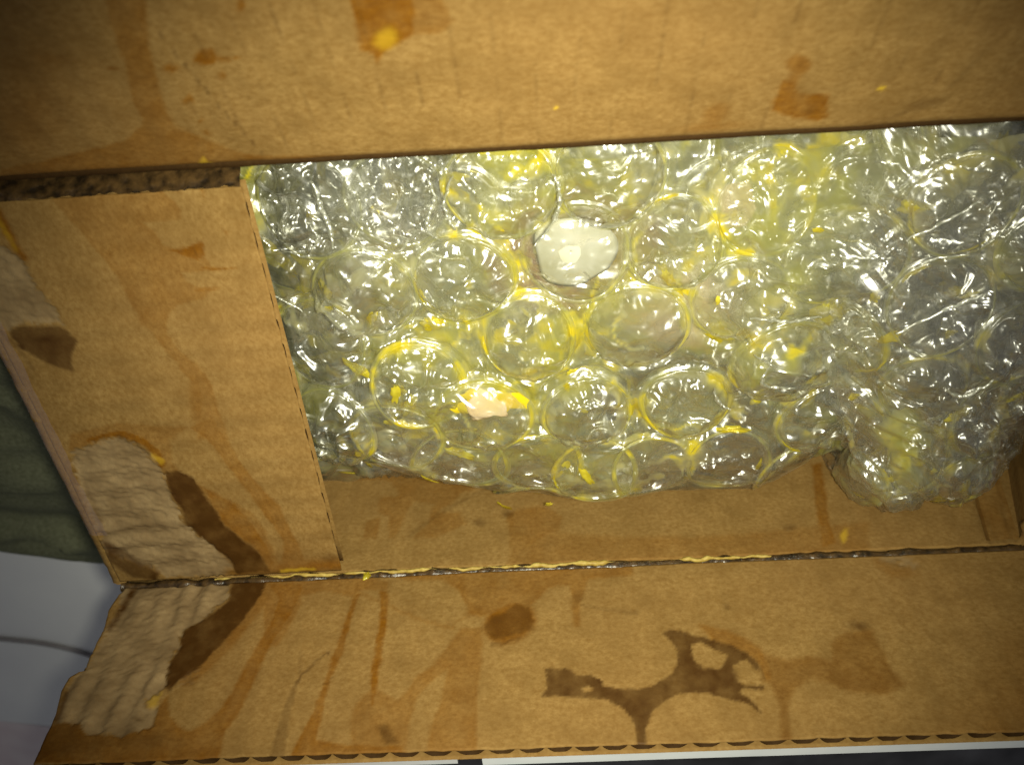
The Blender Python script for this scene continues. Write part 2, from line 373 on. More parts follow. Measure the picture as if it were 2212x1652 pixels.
# --- stain shapes, measured in the photograph
def C7(*p): return [(x / 2.766, 341.4 + y / 2.766) for x, y in p]
def C8(*p): return [(x / 2.185, 896 + y / 2.185) for x, y in p]
def C4(*p): return [(597.3 + x / 2.88, 1151.9 + y / 2.88) for x, y in p]
def C5(*p): return [(1109.2 + x / 3.704, 1279.9 + y / 3.704) for x, y in p]
def C6(*p): return [(1536.1 + x / 3.273, 1151.9 + y / 3.273) for x, y in p]
def D4(*p): return [(597.3 + x / 3.228, 648.5 + y / 3.228) for x, y in p]
def D5(*p): return [(1194.5 + x / 3.228, 682.6 + y / 3.228) for x, y in p]
def C2(*p): return [(682.7 + x / 2.88, y / 2.88) for x, y in p]
back_sp = [
 (0, .62, 'p', [(215, -40), (240, 52), (253, 97), (271, 139), (278, 180), (288, 222), (309, 257), (305, 274), (271, 305), (222, 318), (90, 350), (0, 365), (0, 430), (1000, 420), (1000, 330), (900, 338), (764, 338), (660, 338), (555, 337), (503, 328), (465, 312), (427, 295), (382, 278), (358, 243), (344, 194), (333, 146), (323, 104), (316, 52), (314, -40)], 3),
 (0, .95, 'p', [(417, 135), (422, 120), (434, 108), (455, 109), (469, 123), (497, 127), (521, 123), (500, 134), (469, 135), (448, 141)], 2.5),
 (0, .8, 'e', (368, 149, 18, 8, 0), 2.5), (0, .6, 'e', (243, 150, 12, 5, 0), 2), (0, .9, 'p', [(392, 222), (410, 201), (422, 222)], 2),
 (0, .8, 'e', (481, 165, 8, 9, .5), 2), (0, .9, 'e', (434, 262, 5, 5, 0), 2), (0, .8, 'e', (446, 288, 12, 5, .4), 2),
 (3, .6, 'p', [(427, 365), (432, 352), (439, 342), (446, 353), (465, 361), (450, 366)], 2), (0, .8, 'e', (520, 12, 9, 16, .2), 3),
 (0, 1., 'p', [(749, -30), (766, 31), (771, 69), (780, 108), (801, 115), (818, 139), (829, 115), (856, 97), (877, 83), (895, 73), (893, -30)], 3),
 (0, .5, 'p', [(890, -30), (890, 76), (954, 71), (978, 49), (964, 20), (940, -30)], 3),
 (3, .38, 'p', [(806, 96), (815, 74), (838, 60), (856, 68), (858, 88), (846, 104), (822, 108)], 7),
 (3, .9, 'e', (1200, 231, 3.5, 3, 0), 1.5), (3, .8, 'e', (1906, 191, 7, 6, 0), 2),
 (0, .75, 'e', (1726, 138, 25, 21, 0), 4), (1, .25, 'e', (1727, 139, 9, 8, 0), 5), (0, .5, 'l', ([(1727, 150), (1705, 185), (1700, 215)], 10, 16), 4),
 (0, .85, 'p', [(1691, 175), (1712, 179), (1726, 200), (1760, 206), (1789, 203), (1788, 255), (1760, 262), (1712, 255), (1667, 237), (1671, 220)], 3),
 (1, .30, 'e', (1750, 241, 14, 9, -.2), 5), (0, .4, 'e', (1547, 248, 32, 22, -.5), 6), (0, .45, 'e', (1540, 275, 60, 9, -.1), 6),
 (1, .42, 'e', (2001, 225, 33, 10, -.25), 7), (1, .3, 'l', ([(1960, 240), (1930, 255), (1846, 268)], 4, 1.5), 3),
 (1, .55, 'l', ([(326, 52), (385, 125), (486, 243), (569, 337)], 1.6, 1.3), 1.6),
 (0, .5, 'l', ([(930, 338), (1300, 316), (1700, 296), (2212, 272)], 5, 8), 5),
 (1, .22, 'l', ([(2190, 60), (2130, 110), (2050, 190)], 2, 3), 4), (0, .3, 'e', (60, 250, 60, 110, .2), 40), (0, .35, 'e', (110, 130, 40, 12, .2), 10),
]
for k, xb in enumerate(range(470, 2300, 77)):                    # marks of the flutes printed through the liner
    vx, vy = 1190, 1660; y0, y1 = -30, 360
    pts = [(xb + (vx - xb) * (y - 330) / (vy - 330) + 2.0 * math.sin(y / 23. + k), y) for y in range(y0, y1, 26)]
    i = 0
    while i < len(pts) - 2:
        L = random.randint(1, 4)
        if random.random() < .78: back_sp.append((1, random.uniform(.18, .46), 'l', (pts[i:i + L + 1] if i + L + 1 <= len(pts) else pts[i:], .9, 1.2), 2.2))
        i += L
left_sp = [
 (0, .42, 'p', C7((250, 170), (960, 150), (960, 190), (1080, 310), (1075, 370), (850, 380), (940, 450), (960, 500), (1040, 545), (1100, 530), (1210, 500), (1220, 590), (1260, 650), (1410, 660), (1260, 680), (1080, 690), (1110, 740), (1200, 790), (1290, 775), (1240, 810), (1210, 840), (1060, 880), (1000, 940), (1000, 1060), (1080, 1160), (1180, 1240), (1260, 1340), (1300, 1480), (1370, 1680), (1180, 1680), (1190, 1480), (1150, 1350), (1050, 1220), (950, 1100), (870, 1000), (780, 860), (700, 700), (500, 450)), 2.5),
 (0, .95, 'p', C7((1000, 555), (1100, 540), (1140, 520), (1210, 500), (1225, 590), (1180, 612), (1120, 590)), 2.5),
 (0, .8, 'l', (C7((1200, 665), (1410, 660)), 3, 1), 1.5), (0, .6, 'l', (C7((1170, 795), (1300, 778)), 5, 3), 1.5), (1, .5, 'e', (1168 / 2.766, 341.4 + 570 / 2.766, 2, 6, -.3), 1.5),
 (0, .8, 'l', (C7((1195, 150), (1210, 190), (1218, 230)), 4, 1), 1.5), (0, .7, 'l', (C7((1400, 150), (1440, 150)), 4, 4), 2), (0, .6, 'e', (1350 / 2.766, 341.4 + 450 / 2.766, 4, 4, 0), 2),
 (0, .5, 'e', (870 / 2.766, 341.4 + 940 / 2.766, 12, 22, .2), 6), (0, .55, 'e', (1180 / 2.766, 341.4 + 1450 / 2.766, 16, 50, -.1), 8),
 (0, .55, 'p', C8((900, 60), (1000, 0), (1080, 130), (1160, 260), (1240, 350), (1320, 430), (1370, 540), (1420, 640), (1445, 700), (1330, 710), (1340, 600), (1290, 520), (1220, 430), (1150, 330), (1060, 220), (980, 120)), 2.5),
 (0, .45, 'p', C8((880, 60), (800, 120), (810, 220), (860, 280), (960, 340), (1080, 400), (1180, 460), (1240, 520), (1290, 640), (1330, 740), (1120, 745), (900, 500), (780, 300), (740, 180), (600, 90), (330, 170), (330, 90), (560, 40)), 4),
 (0, .75, 'p', C8((960, 340), (1080, 400), (1160, 470), (1230, 560), (1280, 650), (1300, 730), (1270, 735), (1220, 640), (1060, 520)), 4),
 (1, .93, 'p', C8((780, 270), (850, 258), (920, 300), (960, 370), (1010, 430), (1060, 520), (1150, 590), (1220, 640), (1275, 735), (1120, 745), (1090, 690), (1000, 620), (940, 560), (880, 520), (860, 440), (810, 380), (785, 300)), 2.5),
 (2, 1., 'p', C8((340, 180), (450, 130), (560, 105), (650, 145), (720, 220), (770, 280), (800, 360), (830, 420), (860, 500), (930, 560), (1010, 620), (1090, 680), (1115, 740), (1050, 765), (800, 765), (720, 720), (600, 690), (500, 640), (460, 540), (400, 420), (350, 260)), 1.5),
 (0, 1., 'l', (C8((420, 120), (500, 95), (590, 90), (680, 125), (750, 190), (765, 230)), 5, 9), 3), (3, .35, 'l', (C8((720, 190), (762, 215)), 4, 7), 2), (1, .35, 'l', (C8((560, 105), (650, 140), (700, 190)), 4, 6), 3),
 (1, .8, 'p', C8((480, 590), (545, 615), (600, 655), (680, 700), (760, 740), (740, 780), (600, 760), (520, 690)), 4),
 (0, .7, 'l', (C8((1080, 745), (1330, 722), (1620, 705)), 10, 14), 8), (1, .5, 'l', (C8((1100, 757), (1330, 738), (1480, 728)), 4, 2), 3), (1, .45, 'e', (1560 / 2.185, 896 + 675 / 2.185, 22, 8, -.1), 5), (3, .5, 'l', (C8((1330, 735), (1450, 722), (1480, 722)), 3, 2), 2),
 (2, 1., 'p', C7((-60, 500), (0, 530), (110, 590), (170, 690), (210, 760), (280, 850), (330, 920), (375, 995), (250, 980), (120, 990), (50, 1030), (-60, 960)), 2),
 (0, 1., 'l', (C7((-20, 330), (40, 430), (90, 520), (150, 600)), 12, 5), 5), (3, .3, 'l', (C7((-20, 360), (40, 450), (100, 545)), 6, 3), 4),
 (1, .75, 'p', C7((50, 1030), (130, 1003), (370, 1003), (420, 1050), (465, 1090), (432, 1180), (432, 1280), (340, 1250), (220, 1190), (120, 1130)), 3),
 (1, .35, 'l', (C7((0, 1020), (90, 1110), (200, 1260)), 4, 3), 4),
 (1, .35, 'l', (C8((400, 330), (440, 430), (500, 600)), 3, 5), 4),
]
front_sp = [
 (2, 1., 'p', C8((560, 770), (640, 790), (720, 785), (850, 780), (960, 780), (1090, 785), (1080, 850), (1000, 920), (940, 970), (860, 1020), (840, 1100), (790, 1180), (780, 1260), (750, 1310), (690, 1340), (690, 1370), (745, 1385), (720, 1460), (640, 1500), (560, 1512), (400, 1500), (375, 1455), (270, 1450), (260, 1430), (330, 1250), (420, 1180), (500, 1010), (570, 900)), 1.5),
 (2, .9, 'e', (890 / 2.185, 896 + 1240 / 2.185, 19, 10, -.5), 3),
 (1, .93, 'p', C8((1100, 780), (1260, 780), (1230, 850), (1150, 960), (1080, 1040), (1000, 1130), (930, 1200), (850, 1240), (800, 1310), (775, 1275), (790, 1190), (840, 1110), (862, 1020), (940, 970), (1010, 930), (1080, 870)), 2.5),
 (0, .75, 'p', C8((150, 1640), (200, 1500), (270, 1450), (370, 1450), (400, 1500), (560, 1515), (660, 1490), (720, 1450), (760, 1360), (790, 1320), (800, 1420), (840, 1470), (900, 1490), (960, 1460), (1050, 1380), (1110, 1280), (1160, 1180), (1230, 1060), (1290, 950), (1310, 860), (1260, 790), (1430, 790), (1400, 900), (1340, 1000), (1270, 1100), (1200, 1250), (1130, 1400), (1060, 1500), (1030, 1640)), 3),
 (0, .5, 'l', (C8((1230, 860), (1150, 960), (1050, 1090), (960, 1190), (880, 1250)), 22, 12), 6),
 (1, .35, 'p', C8((150, 1640), (200, 1500), (270, 1450), (370, 1450), (400, 1500), (560, 1515), (700, 1490), (850, 1530), (700, 1560), (400, 1580)), 12),
 (3, .3, 'p', C8((690, 1350), (720, 1315), (760, 1305), (745, 1370), (710, 1378)), 2.5), (1, .4, 'e', (645 / 2.185, 896 + 1425 / 2.185, 10, 7, 0), 4),
 (1, .9, 'l', (C8((650, 780), (590, 880), (510, 1005)), 8, 4), 4), (1, .8, 'l', (C8((310, 1310), (290, 1370), (265, 1440)), 6, 5), 4), (1, .5, 'l', (C8((960, 790), (930, 840), (910, 865)), 3, 1), 2),
 (1, .5, 'l', (C8((640, 790), (800, 785), (1000, 782)), 3, 3), 3),
 (0, .5, 'p', C4((-100, 300), (0, 270), (540, 260), (700, 300), (690, 345), (520, 352), (480, 395), (300, 345), (160, 385), (150, 450), (60, 620), (0, 700), (-60, 700)), 3),
 (0, .55, 'p', C4((700, 240), (1000, 225), (1900, 160), (2212, 150), (2212, 260), (1940, 280), (1900, 400), (1840, 400), (1820, 320), (1690, 330), (1640, 400), (1560, 460), (1480, 440), (1400, 480), (1300, 520), (1190, 500), (1180, 440), (1130, 350), (1040, 290), (800, 285)), 4),
 (0, .75, 'p', C4((480, 380), (520, 370), (480, 470), (440, 620), (420, 720), (370, 830), (330, 920), (300, 1040), (270, 1180), (250, 1290), (400, 1310), (780, 1320), (800, 1400), (60, 1420), (160, 1240), (220, 1130), (290, 960), (320, 870), (350, 760), (400, 620), (450, 480)), 2.5),
 (0, .85, 'p', C4((640, 350), (692, 350), (690, 480), (670, 640), (645, 800), (625, 950), (605, 1060), (590, 1080), (590, 850), (630, 640), (645, 480)), 2.5),
 (0, .5, 'p', C4((500, 1050), (600, 960), (680, 1000), (760, 1040), (860, 900), (980, 820), (1060, 700), (1150, 600), (1280, 590), (1280, 700), (1270, 850), (1250, 950), (1240, 1400), (930, 1400), (960, 1200), (1020, 1060), (1060, 840), (990, 900), (880, 1000), (820, 1180), (800, 1400), (600, 1400), (470, 1320), (460, 1180)), 4),
 (0, .35, 'l', (C4((520, 370), (720, 460), (920, 545), (1100, 590)), 3, 4), 3), (0, .35, 'l', (C4((1300, 470), (1200, 510), (1110, 555)), 3, 2), 2),
 (1, .62, 'p', C4((1290, 580), (1340, 520), (1420, 490), (1500, 440), (1570, 460), (1600, 540), (1590, 600), (1500, 630), (1440, 650), (1360, 670), (1310, 630)), 4), (1, .5, 'e', (597.3 + 1360 / 2.88, 1151.9 + 590 / 2.88, 18, 22, .4), 8),
 (0, .9, 'e', (597.3 + 1450 / 2.88, 1151.9 + 560 / 2.88, 58, 42, -.4), 6),
 (1, .5, 'l', (C4((1340, 692), (1420, 685), (1515, 655)), 3.5, 3), 2.5),
 (1, .55, 'p', C4((620, 1190), (690, 1190), (765, 1305), (680, 1315)), 4),
 (1, .55, 'l', (C4((318, 748), (240, 800), (165, 870), (125, 930)), 1.2, 3.5), 1.4), (1, .6, 'e', (597.3 + 316 / 2.88, 1151.9 + 747 / 2.88, 5.5, 3.5, -.4), 1.5), (1, .38, 'l', (C4((125, 930), (95, 1010), (65, 1120), (35, 1240), (0, 1400)), 3.5, 15), 2.5), (1, .35, 'l', (C4((155, 728), (150, 800), (140, 880)), 1.2, 2), 1.5), (1, .5, 'l', (C4((345, 900), (320, 930), (300, 935)), 1, 1.6), 1.5),
 (1, .35, 'e', (597.3 + 1870 / 2.88, 1151.9 + 400 / 2.88, 10, 17, .5), 5), (0, .5, 'l', (C4((1860, 420), (1870, 560)), 10, 7), 4), (1, .3, 'l', (C4((1900, 440), (2050, 475), (2250, 490)), 2.5, 4), 3),
 (1, .80, 'p', C5((240, 610), (350, 605), (460, 625), (500, 660), (620, 655), (700, 700), (720, 745), (850, 770), (980, 770), (1100, 745), (1200, 690), (1270, 640), (1310, 570), (1320, 500), (1300, 430), (1240, 370), (1200, 320), (1240, 295), (1330, 300), (1420, 330), (1540, 365), (1640, 400), (1750, 430), (1850, 460), (1920, 520), (1980, 590), (1960, 620), (1920, 590), (1870, 530), (1810, 540), (1770, 580), (1760, 640), (1780, 690), (1850, 735), (2020, 740), (2000, 770), (1900, 765), (1830, 760), (1820, 800), (1870, 830), (1940, 890), (1980, 960), (1900, 900), (1800, 860), (1660, 830), (1560, 800), (1430, 790), (1300, 810), (1210, 860), (1130, 940), (1080, 1010), (1050, 1080), (1060, 1220), (985, 1220), (980, 1050), (930, 980), (850, 900), (740, 850), (640, 840), (560, 835), (440, 835), (350, 820), (220, 830), (270, 760), (265, 700)), 2.2),
 (1, 0, 'h', C5((1420, 400), (1500, 390), (1600, 440), (1700, 490), (1710, 520), (1670, 570), (1640, 610), (1580, 590), (1530, 600), (1470, 560), (1430, 500)), 2),
 (1, 0, 'h', C5((550, 760), (600, 745), (650, 775), (600, 795), (555, 790)), 2),
 (1, .88, 'l', (C5((1330, 330), (1540, 365), (1750, 435), (1870, 490)), 3, 5), 3), (1, .9, 'e', (1109.2 + 1720 / 3.704, 1279.9 + 700 / 3.704, 20, 26, .3), 8), (1, .55, 'l', (C5((1900, 520), (1970, 590), (2010, 690)), 4, 2), 3),
 (0, .7, 'p', C5((1480, 250), (1700, 290), (1850, 360), (1980, 450), (2060, 560), (2070, 700), (2010, 700), (1980, 590), (1850, 460), (1600, 380)), 5),
 (1, .22, 'p', C6((380, 850), (540, 900), (700, 870), (860, 900), (850, 780), (940, 700), (1130, 680), (1230, 850), (1270, 960), (1370, 1060), (1250, 1130), (1050, 1120), (900, 1080), (700, 1020), (600, 1080), (540, 1180), (560, 1460), (500, 1460), (490, 1200), (400, 1020)), 6),
 (0, .5, 'p', C6((380, 850), (540, 900), (700, 870), (860, 900), (850, 780), (940, 700), (1130, 680), (1230, 850), (1270, 960), (1370, 1060), (1250, 1130), (1050, 1120), (900, 1080), (700, 1020), (600, 1080), (540, 1180), (560, 1460), (500, 1460), (490, 1200), (400, 1020)), 6),
 (1, .65, 'e', (1536.1 + 1040 / 3.273, 1151.9 + 652 / 3.273, 20, 9, .15), 6), (1, .42, 'e', (1536.1 + 105 / 3.273, 1151.9 + 515 / 3.273, 7, 8, 0), 4),
 (0, .35, 'l', (C6((1180, 200), (1290, 280), (1390, 270)), 8, 12), 6), (2, .6, 'l', (C6((1210, 190), (1330, 170), (1420, 220)), 6, 9), 5),
 (0, .4, 'p', [(1980, 1700), (2212, 1380), (2260, 1380), (2260, 1700)], 60),
]
wall_sp = [
 (0, .45, 'p', D4((250, 1180), (850, 1200), (1400, 1240), (1380, 1330), (1290, 1340), (1220, 1420), (1120, 1480), (1280, 1480), (1330, 1560), (1200, 1610), (1110, 1660), (960, 1660), (1060, 1560), (1100, 1420), (960, 1400), (900, 1500), (830, 1660), (780, 1660), (790, 1500), (710, 1480), (720, 1380), (860, 1360), (800, 1260), (250, 1240)), 3),
 (0, .5, 'p', D4((620, 1540), (725, 1520), (700, 1660), (600, 1660)), 2.5),
 (1, .3, 'l', (D4((1520, 1290), (1300, 1400), (1120, 1500), (900, 1660)), 3.5, 2), 3), (1, .5, 'e', (597.3 + 1610 / 3.228, 648.5 + 1490 / 3.228, 13, 8, .1), 4), (1, .5, 'e', (597.3 + 1410 / 3.228, 648.5 + 1552 / 3.228, 14, 7, .2), 4),
 (0, .75, 'p', D5((1810, 1040), (1870, 1020), (1920, 1400), (1970, 1580), (1880, 1610), (1840, 1400)), 3), (1, .5, 'e', (1194.5 + 1650 / 3.228, 682.6 + 1467 / 3.228, 14, 6, 0), 4),
 (3, .5, 'e', (1194.5 + 2030 / 3.228, 682.6 + 1530 / 3.228, 7, 14, .2), 3),
 (0, .4, 'p', D5((-300, 1480), (400, 1540), (1000, 1540), (1500, 1500), (2200, 1440), (2200, 1640), (-300, 1760)), 6),
 (0, .5, 'p', D5((-320, 1380), (-200, 1340), (-60, 1330), (60, 1400), (40, 1500), (-100, 1560), (-180, 1620), (-300, 1600)), 4),
 (1, .35, 'l', ([(2075, 990), (2110, 1090), (2140, 1175)], 3, 4), 4),
]

# --- panels
OP = HB
AF = 1.60805                                # front flap stands almost upright
fU = np.array([1., 0, 0]); fV = np.array([0, -math.cos(AF), math.sin(AF)]); fN = np.array([0, math.sin(AF), math.cos(AF)])
LF = 0.0590
FO = np.array([0, 0, OP + .0012])
le_px = [(278, 1256), (258, 1282), (234, 1318), (226, 1352), (205, 1400), (182, 1446), (150, 1462), (132, 1492), (120, 1540), (98, 1590), (74, 1642)]
le = np.array([[np.dot(hit_plane(u, v, FO, fN) - FO, fU), np.dot(hit_plane(u, v, FO, fN) - FO, fV)] for u, v in le_px])
def front_edge(v): return np.interp(v, le[:, 1], le[:, 0])
def torn_relief(period, along):
    def f(u, v, st, P):
        b = st[..., 2]; q = u if along == 'u' else v
        rid = .00038 * (.75 + .7 * vnoise(u / .012, v / .009, 8)) * np.sin(2 * math.pi * (q + .0016 * fbm(u / .006, v / .006, 3)) / period)
        fz = .00042 * fbm(u / .0016, v / .0009, 77, 4)
        return b * np.maximum(-.00055 + rid + fz, -.0009)
    return f
front, FF = panel('flap', FO, fU, fV, fN, BW + .012, LF, M_card, front_sp, res=.00062, edges=(front_edge, None), relief=torn_relief(.0068, 'u'), seed=11)
AB = 0.51382
bV = np.array([0, math.cos(AB), math.sin(AB)]); bN = np.array([0, -math.sin(AB), math.cos(AB)])
BO = np.array([-.018, BD, OP + .0008])
back, BF = panel('flap', BO, fU, bV, bN, BW + .036, .066, M_card, back_sp, res=.00075, seed=23, warp=2.5, relief=curl_back)
AL = -0.012
lV = np.array([math.cos(AL), 0, math.sin(AL)]); lN = np.array([-math.sin(AL), 0, math.cos(AL)]); lU = np.array([0, 1., 0])
LO = np.array([0.0, .0012, OP])
def left_relief(u, v, st, P):
    b = st[..., 2]
    rid = .00038 * (.7 + .7 * vnoise(u / .010, v / .012, 8)) * np.sin(2 * math.pi * (u + .0018 * fbm(u / .006, v / .006, 3)) / .0072)
    fz = .00042 * fbm(u / .0009, v / .0018, 71, 4)
    return b * np.maximum(-.0005 + rid * sstep(.07, .0, u) * 1.2 + fz, -.0009)
left, LFm = panel('flap', LO, lU, lV, lN, BD - .0062, .0692, M_cardv, left_sp, res=.00055, relief=left_relief, seed=37)
# soaked side edge of the left flap, flared so its dark colour also paints the shaded gap behind
ev = np.linspace(.0, .0690, 160); rows = []
for k, dn in enumerate((.0, -.0014, -.0028, -.0044, -.0062)):
    uo = BD - .0062 + .0003 + .0011 * k + .0006 * fbm(ev / .002, ev * 0 + k * .7, 5)
    rows.append(LO + uo[:, None] * lU + ev[:, None] * lV + (dn + .0003 * fbm(ev / .0015, ev * 0 + k, 9))[:, None] * lN)
mesh_obj('soaked_edge_shade', np.array(rows).reshape(-1, 3), grid_faces(5, 160), M_soak_shade, left)['label'] = 'dark egg soaked edge of the folded flap, spread as painted shade over the gap behind'
# walls
wallF, _ = panel('wall', (0, 0, OP - .0012), fU, (0, 0, -1.), (0, 1., 0), BW + .034, HB - .006, M_card, wall_sp, res=.0009, seed=41, flutes=False)
ct = hit_plane(2210, 1183, (0, 0, 0), np.array([0, 1., 0])); cb = hit_plane(2150, 870, (0, 0, 0), np.array([0, 1., 0]))
RX = ct[0]; wd3 = (cb - ct) / np.linalg.norm(cb - ct)          # the soaked right wall bulges outwards
wallR, _ = panel('wall', (RX, -.002, OP - .0005), lU, wd3, np.array([wd3[2], 0, -wd3[0]]), BD + .003, (HB - .006) / abs(wd3[2]), M_card, [(0, .4, 'p', [(2150, 500), (2212, 500), (2212, 900), (2160, 800)], 12)], res=.0014, seed=43, flutes=False)
wallB, _ = panel('wall', (0, BD, OP - .0012), fU, (0, 0, -1.), (0, -1., 0), BW, HB - .006, M_card, None, res=.004, seed=45, flutes=False)
wallL, _ = panel('wall', (0, 0, OP - .0045), lU, (0, 0, -1.), (1., 0, 0), BD, HB - .0095, M_card, None, res=.004, seed=47, flutes=False)
v, f = box_vf((-.003, -.003, 0.0), (BW + .034, BD + .003, .004)); mesh_obj('bottom', v, f, M_plain, box, smooth=False)
# right flap, opened outwards past the frame
ar = 0.35; rV = np.array([math.cos(ar), 0, math.sin(ar)]); rN = np.array([-math.sin(ar), 0, math.cos(ar)])
panel('flap', (RX + .0012, .001, OP), lU, rV, rN, BD - .002, .066, M_cardv, None, res=.003, seed=51)
# glued joint strip inside the right corner of the front wall
jx = hit_plane(2138, 1178, (0, .0018, 0), np.array([0, 1., 0]))[0]
n1, n2 = 24, 60; a = np.linspace(0, 1, n1)[:, None] * np.ones((1, n2)); b = np.linspace(0, 1, n2)[None] * np.ones((n1, 1))
jp = np.stack([jx + (b * .095 * (-wd3[0] / wd3[2]) * .7) + a * (RX - .0006 - jx) + .0006 * fbm(b * 9, a * 0, 3) * (1 - a), .0016 + .0012 * a * 0 + .0005 * fbm(a * 3, b * 6, 8), OP - .0016 - b * .095], -1)
js = np.zeros((n1, n2, 4)); js[..., 0] = .35 + .3 * fbm(a * 4, b * 9, 2); js[..., 1] = .5 * (a < .09)
mesh_obj('glue_tab', jp.reshape(-1, 3), grid_faces(n1, n2), M_card, box, attr={'st': np.clip(js, 0, 1)})
# folds: a rounded bead of crushed liner, torn and yellow with egg along the front fold
def bead(name, p0, p1, r, n, mat, jit, seed, parent=box, keep=None, vary=.55):
    t = np.linspace(0, 1, n); pts = np.outer(1 - t, p0) + np.outer(t, p1)
    pts[:, 2] += jit * fbm(t * 40, t * 0, seed, 4); pts[:, 1] += jit * fbm(t * 46, t * 0 + 3, seed, 4)
    rr = r * (1 + vary * fbm(t * 60, t * 0 + 9, seed, 4)) * (keep(t) if keep is not None else 1)
    V, F = tube_vf(pts, np.maximum(rr, 1e-5), 8); return mesh_obj(name, V, F, mat, parent)
M_fibre = mat_simple('yolk_soaked_paper_fibre', (.30, .19, .03), (.50, .38, .10), 420., .5, .3, .8, .0004)
xa = hit_plane(470, 1243, FO, fN)[0]; xb = hit_plane(1660, 1192, FO, fN)[0]
bead('torn_fold', (xa, .0009, OP + .0002), (xb, .0009, OP + .0004), .00065, 420, M_fibre, .0006, 4, vary=.9, keep=lambda t: sstep(-.45, .1, fbm(t * 22, t * 0, 31, 3)) * (.45 + .55 * sstep(.1, .25, t)) * (1 - .5 * sstep(.8, 1, t)))['label'] = 'yellow egg soaked torn fold of the front wall'
bead('fold', (0, -.0014, OP), (BW + .01, -.0014, OP), .0016, 200, M_soak_shade, .0002, 6)  # near-black soaked colour paints the shade in the front fold's groove
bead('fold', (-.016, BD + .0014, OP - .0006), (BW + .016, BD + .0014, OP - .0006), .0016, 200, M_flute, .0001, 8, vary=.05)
bead('fold', (-.0006, 0.0, OP - .0024), (-.0006, BD, OP - .0024), .0026, 160, M_plain, .0002, 10, vary=.08)
bead('fold', (RX + .001, 0.0, OP - .002), (RX + .001, BD, OP - .002), .0018, 60, M_plain, .0003, 12)
# packing tape wrapped over the left fold
n1, n2 = 26, 130; q = np.linspace(0, 1, n1)[:, None] * np.ones((1, n2)); y = np.linspace(.022, BD, n2)[None] * np.ones((n1, 1))
wd_ = .0042 * (.75 + .35 * fbm(y / .012, y * 0, 5)); ang = q * 2.2
tx = np.where(q < .45, wd_ * (1 - q / .45) , -.0034 * np.sin((q - .45) / .55 * 1.5)); tz = np.where(q < .45, .0005, .0005 - .0030 * ((q - .45) / .55) ** 1.6)
tx = tx + .0002 * fbm(y / .006, q * 5, 6); tz = tz + .00025 * fbm(y / .005, q * 4, 7)
mesh_obj('packing_tape', np.stack([tx, y, OP + tz], -1).reshape(-1, 3), grid_faces(n1, n2), M_tape, box)['label'] = 'glossy clear packing tape over the left fold'

# ------------------------------------------------------------------ bubble wrap
def prof(a, half, R):
    """arc length a from the centre -> offset and drop of a top with rounded, then vertical, side"""
    e = np.maximum(a - (half - R), 0); th = np.minimum(e / R, math.pi / 2); ex = np.maximum(e - R * math.pi / 2, 0)
    return np.minimum(a, half - R) + R * np.sin(th), -R * (1 - np.cos(th)) - ex
ffx = np.array([hit_z(u, v, -.020)[:2] for u, v in [(640, 985), (700, 1000), (850, 1012), (1000, 1040), (1100, 1068), (1250, 1085), (1450, 1090), (1620, 1070), (1740, 1025), (1830, 950), (1890, 880), (1930, 800)]])
def yf_main(x): return np.maximum(np.interp(x, ffx[:, 0], ffx[:, 1]) - .005, .0022)
class Sheet:
    pass
def sheet_main(x, t):                       # t: arc length from the back wall towards the front
    yf = yf_main(x); yb = BD - .002; half = yb - yf
    o, dz = prof(t, half, .024)
    xr = .240; ox, dx = prof(x - .02, xr - .02, .018)
    z = -.0115 + .0045 * fbm(x / .045, t / .045, 61, 2) + dz + dx - .0075 * sstep(.095, .06, x) - .007 * sstep(.19, .24, x)
    return np.stack([.02 + ox, yb - o, OP + z], -1)
def sheet_inner(x, t):
    yb = BD - .004; o, dz = prof(t, yb - .003, .02)
    z = -.034 + .006 * fbm(x / .045, t / .045, 67, 2) + dz
    return np.stack([x, yb - o, OP + z], -1)
def sheet_deep(x, t):
    yb = BD - .004; o, dz = prof(t, yb - .002, .012)
    z = -.060 + .007 * fbm(x / .04, t / .04, 69, 2) + dz * .5
    return np.stack([x, yb - o, OP + z], -1)
def sheet_end(x, t):                        # the loose piece stuffed into the right end
    yb = BD - .003; o, dz = prof(t, yb - .0025, .018)
    xc = .246; a = x - xc
    ox, dx = prof(np.abs(a), .0335, .020)
    z = -.0065 + .005 * fbm(x / .03, t / .03, 71, 2) + dz + dx * .9 - .0015 * sstep(.07, .105, t)
    return np.stack([xc + np.sign(a) * ox * (1 - .36 * sstep(.06, .11, t)) + .002 * sstep(.07, .11, t), yb - o, OP + z], -1)
def frame(S, x, t, h=2e-4):
    p = S(x, t); a = (S(x + h, t) - S(x - h, t)); b = (S(x, t + h) - S(x, t - h))
    a /= np.linalg.norm(a, axis=-1)[..., None]; n = np.cross(b, a); n /= np.linalg.norm(n, axis=-1)[..., None]
    b = np.cross(a, n); return p, a, b, n        # a ~ +x, n outwards
def wrinkle(x, t, amp, seed):
    wx = .5 * vnoise(x / .016, t / .016, seed); wt = .5 * vnoise(x / .016, t / .016, seed + 40)
    return amp * (.9 * (ridged(x / .010 + wx, t / .010 + wt, seed + 1, 3) - .62) + .4 * fbm(x / .022, t / .022, seed + 5))
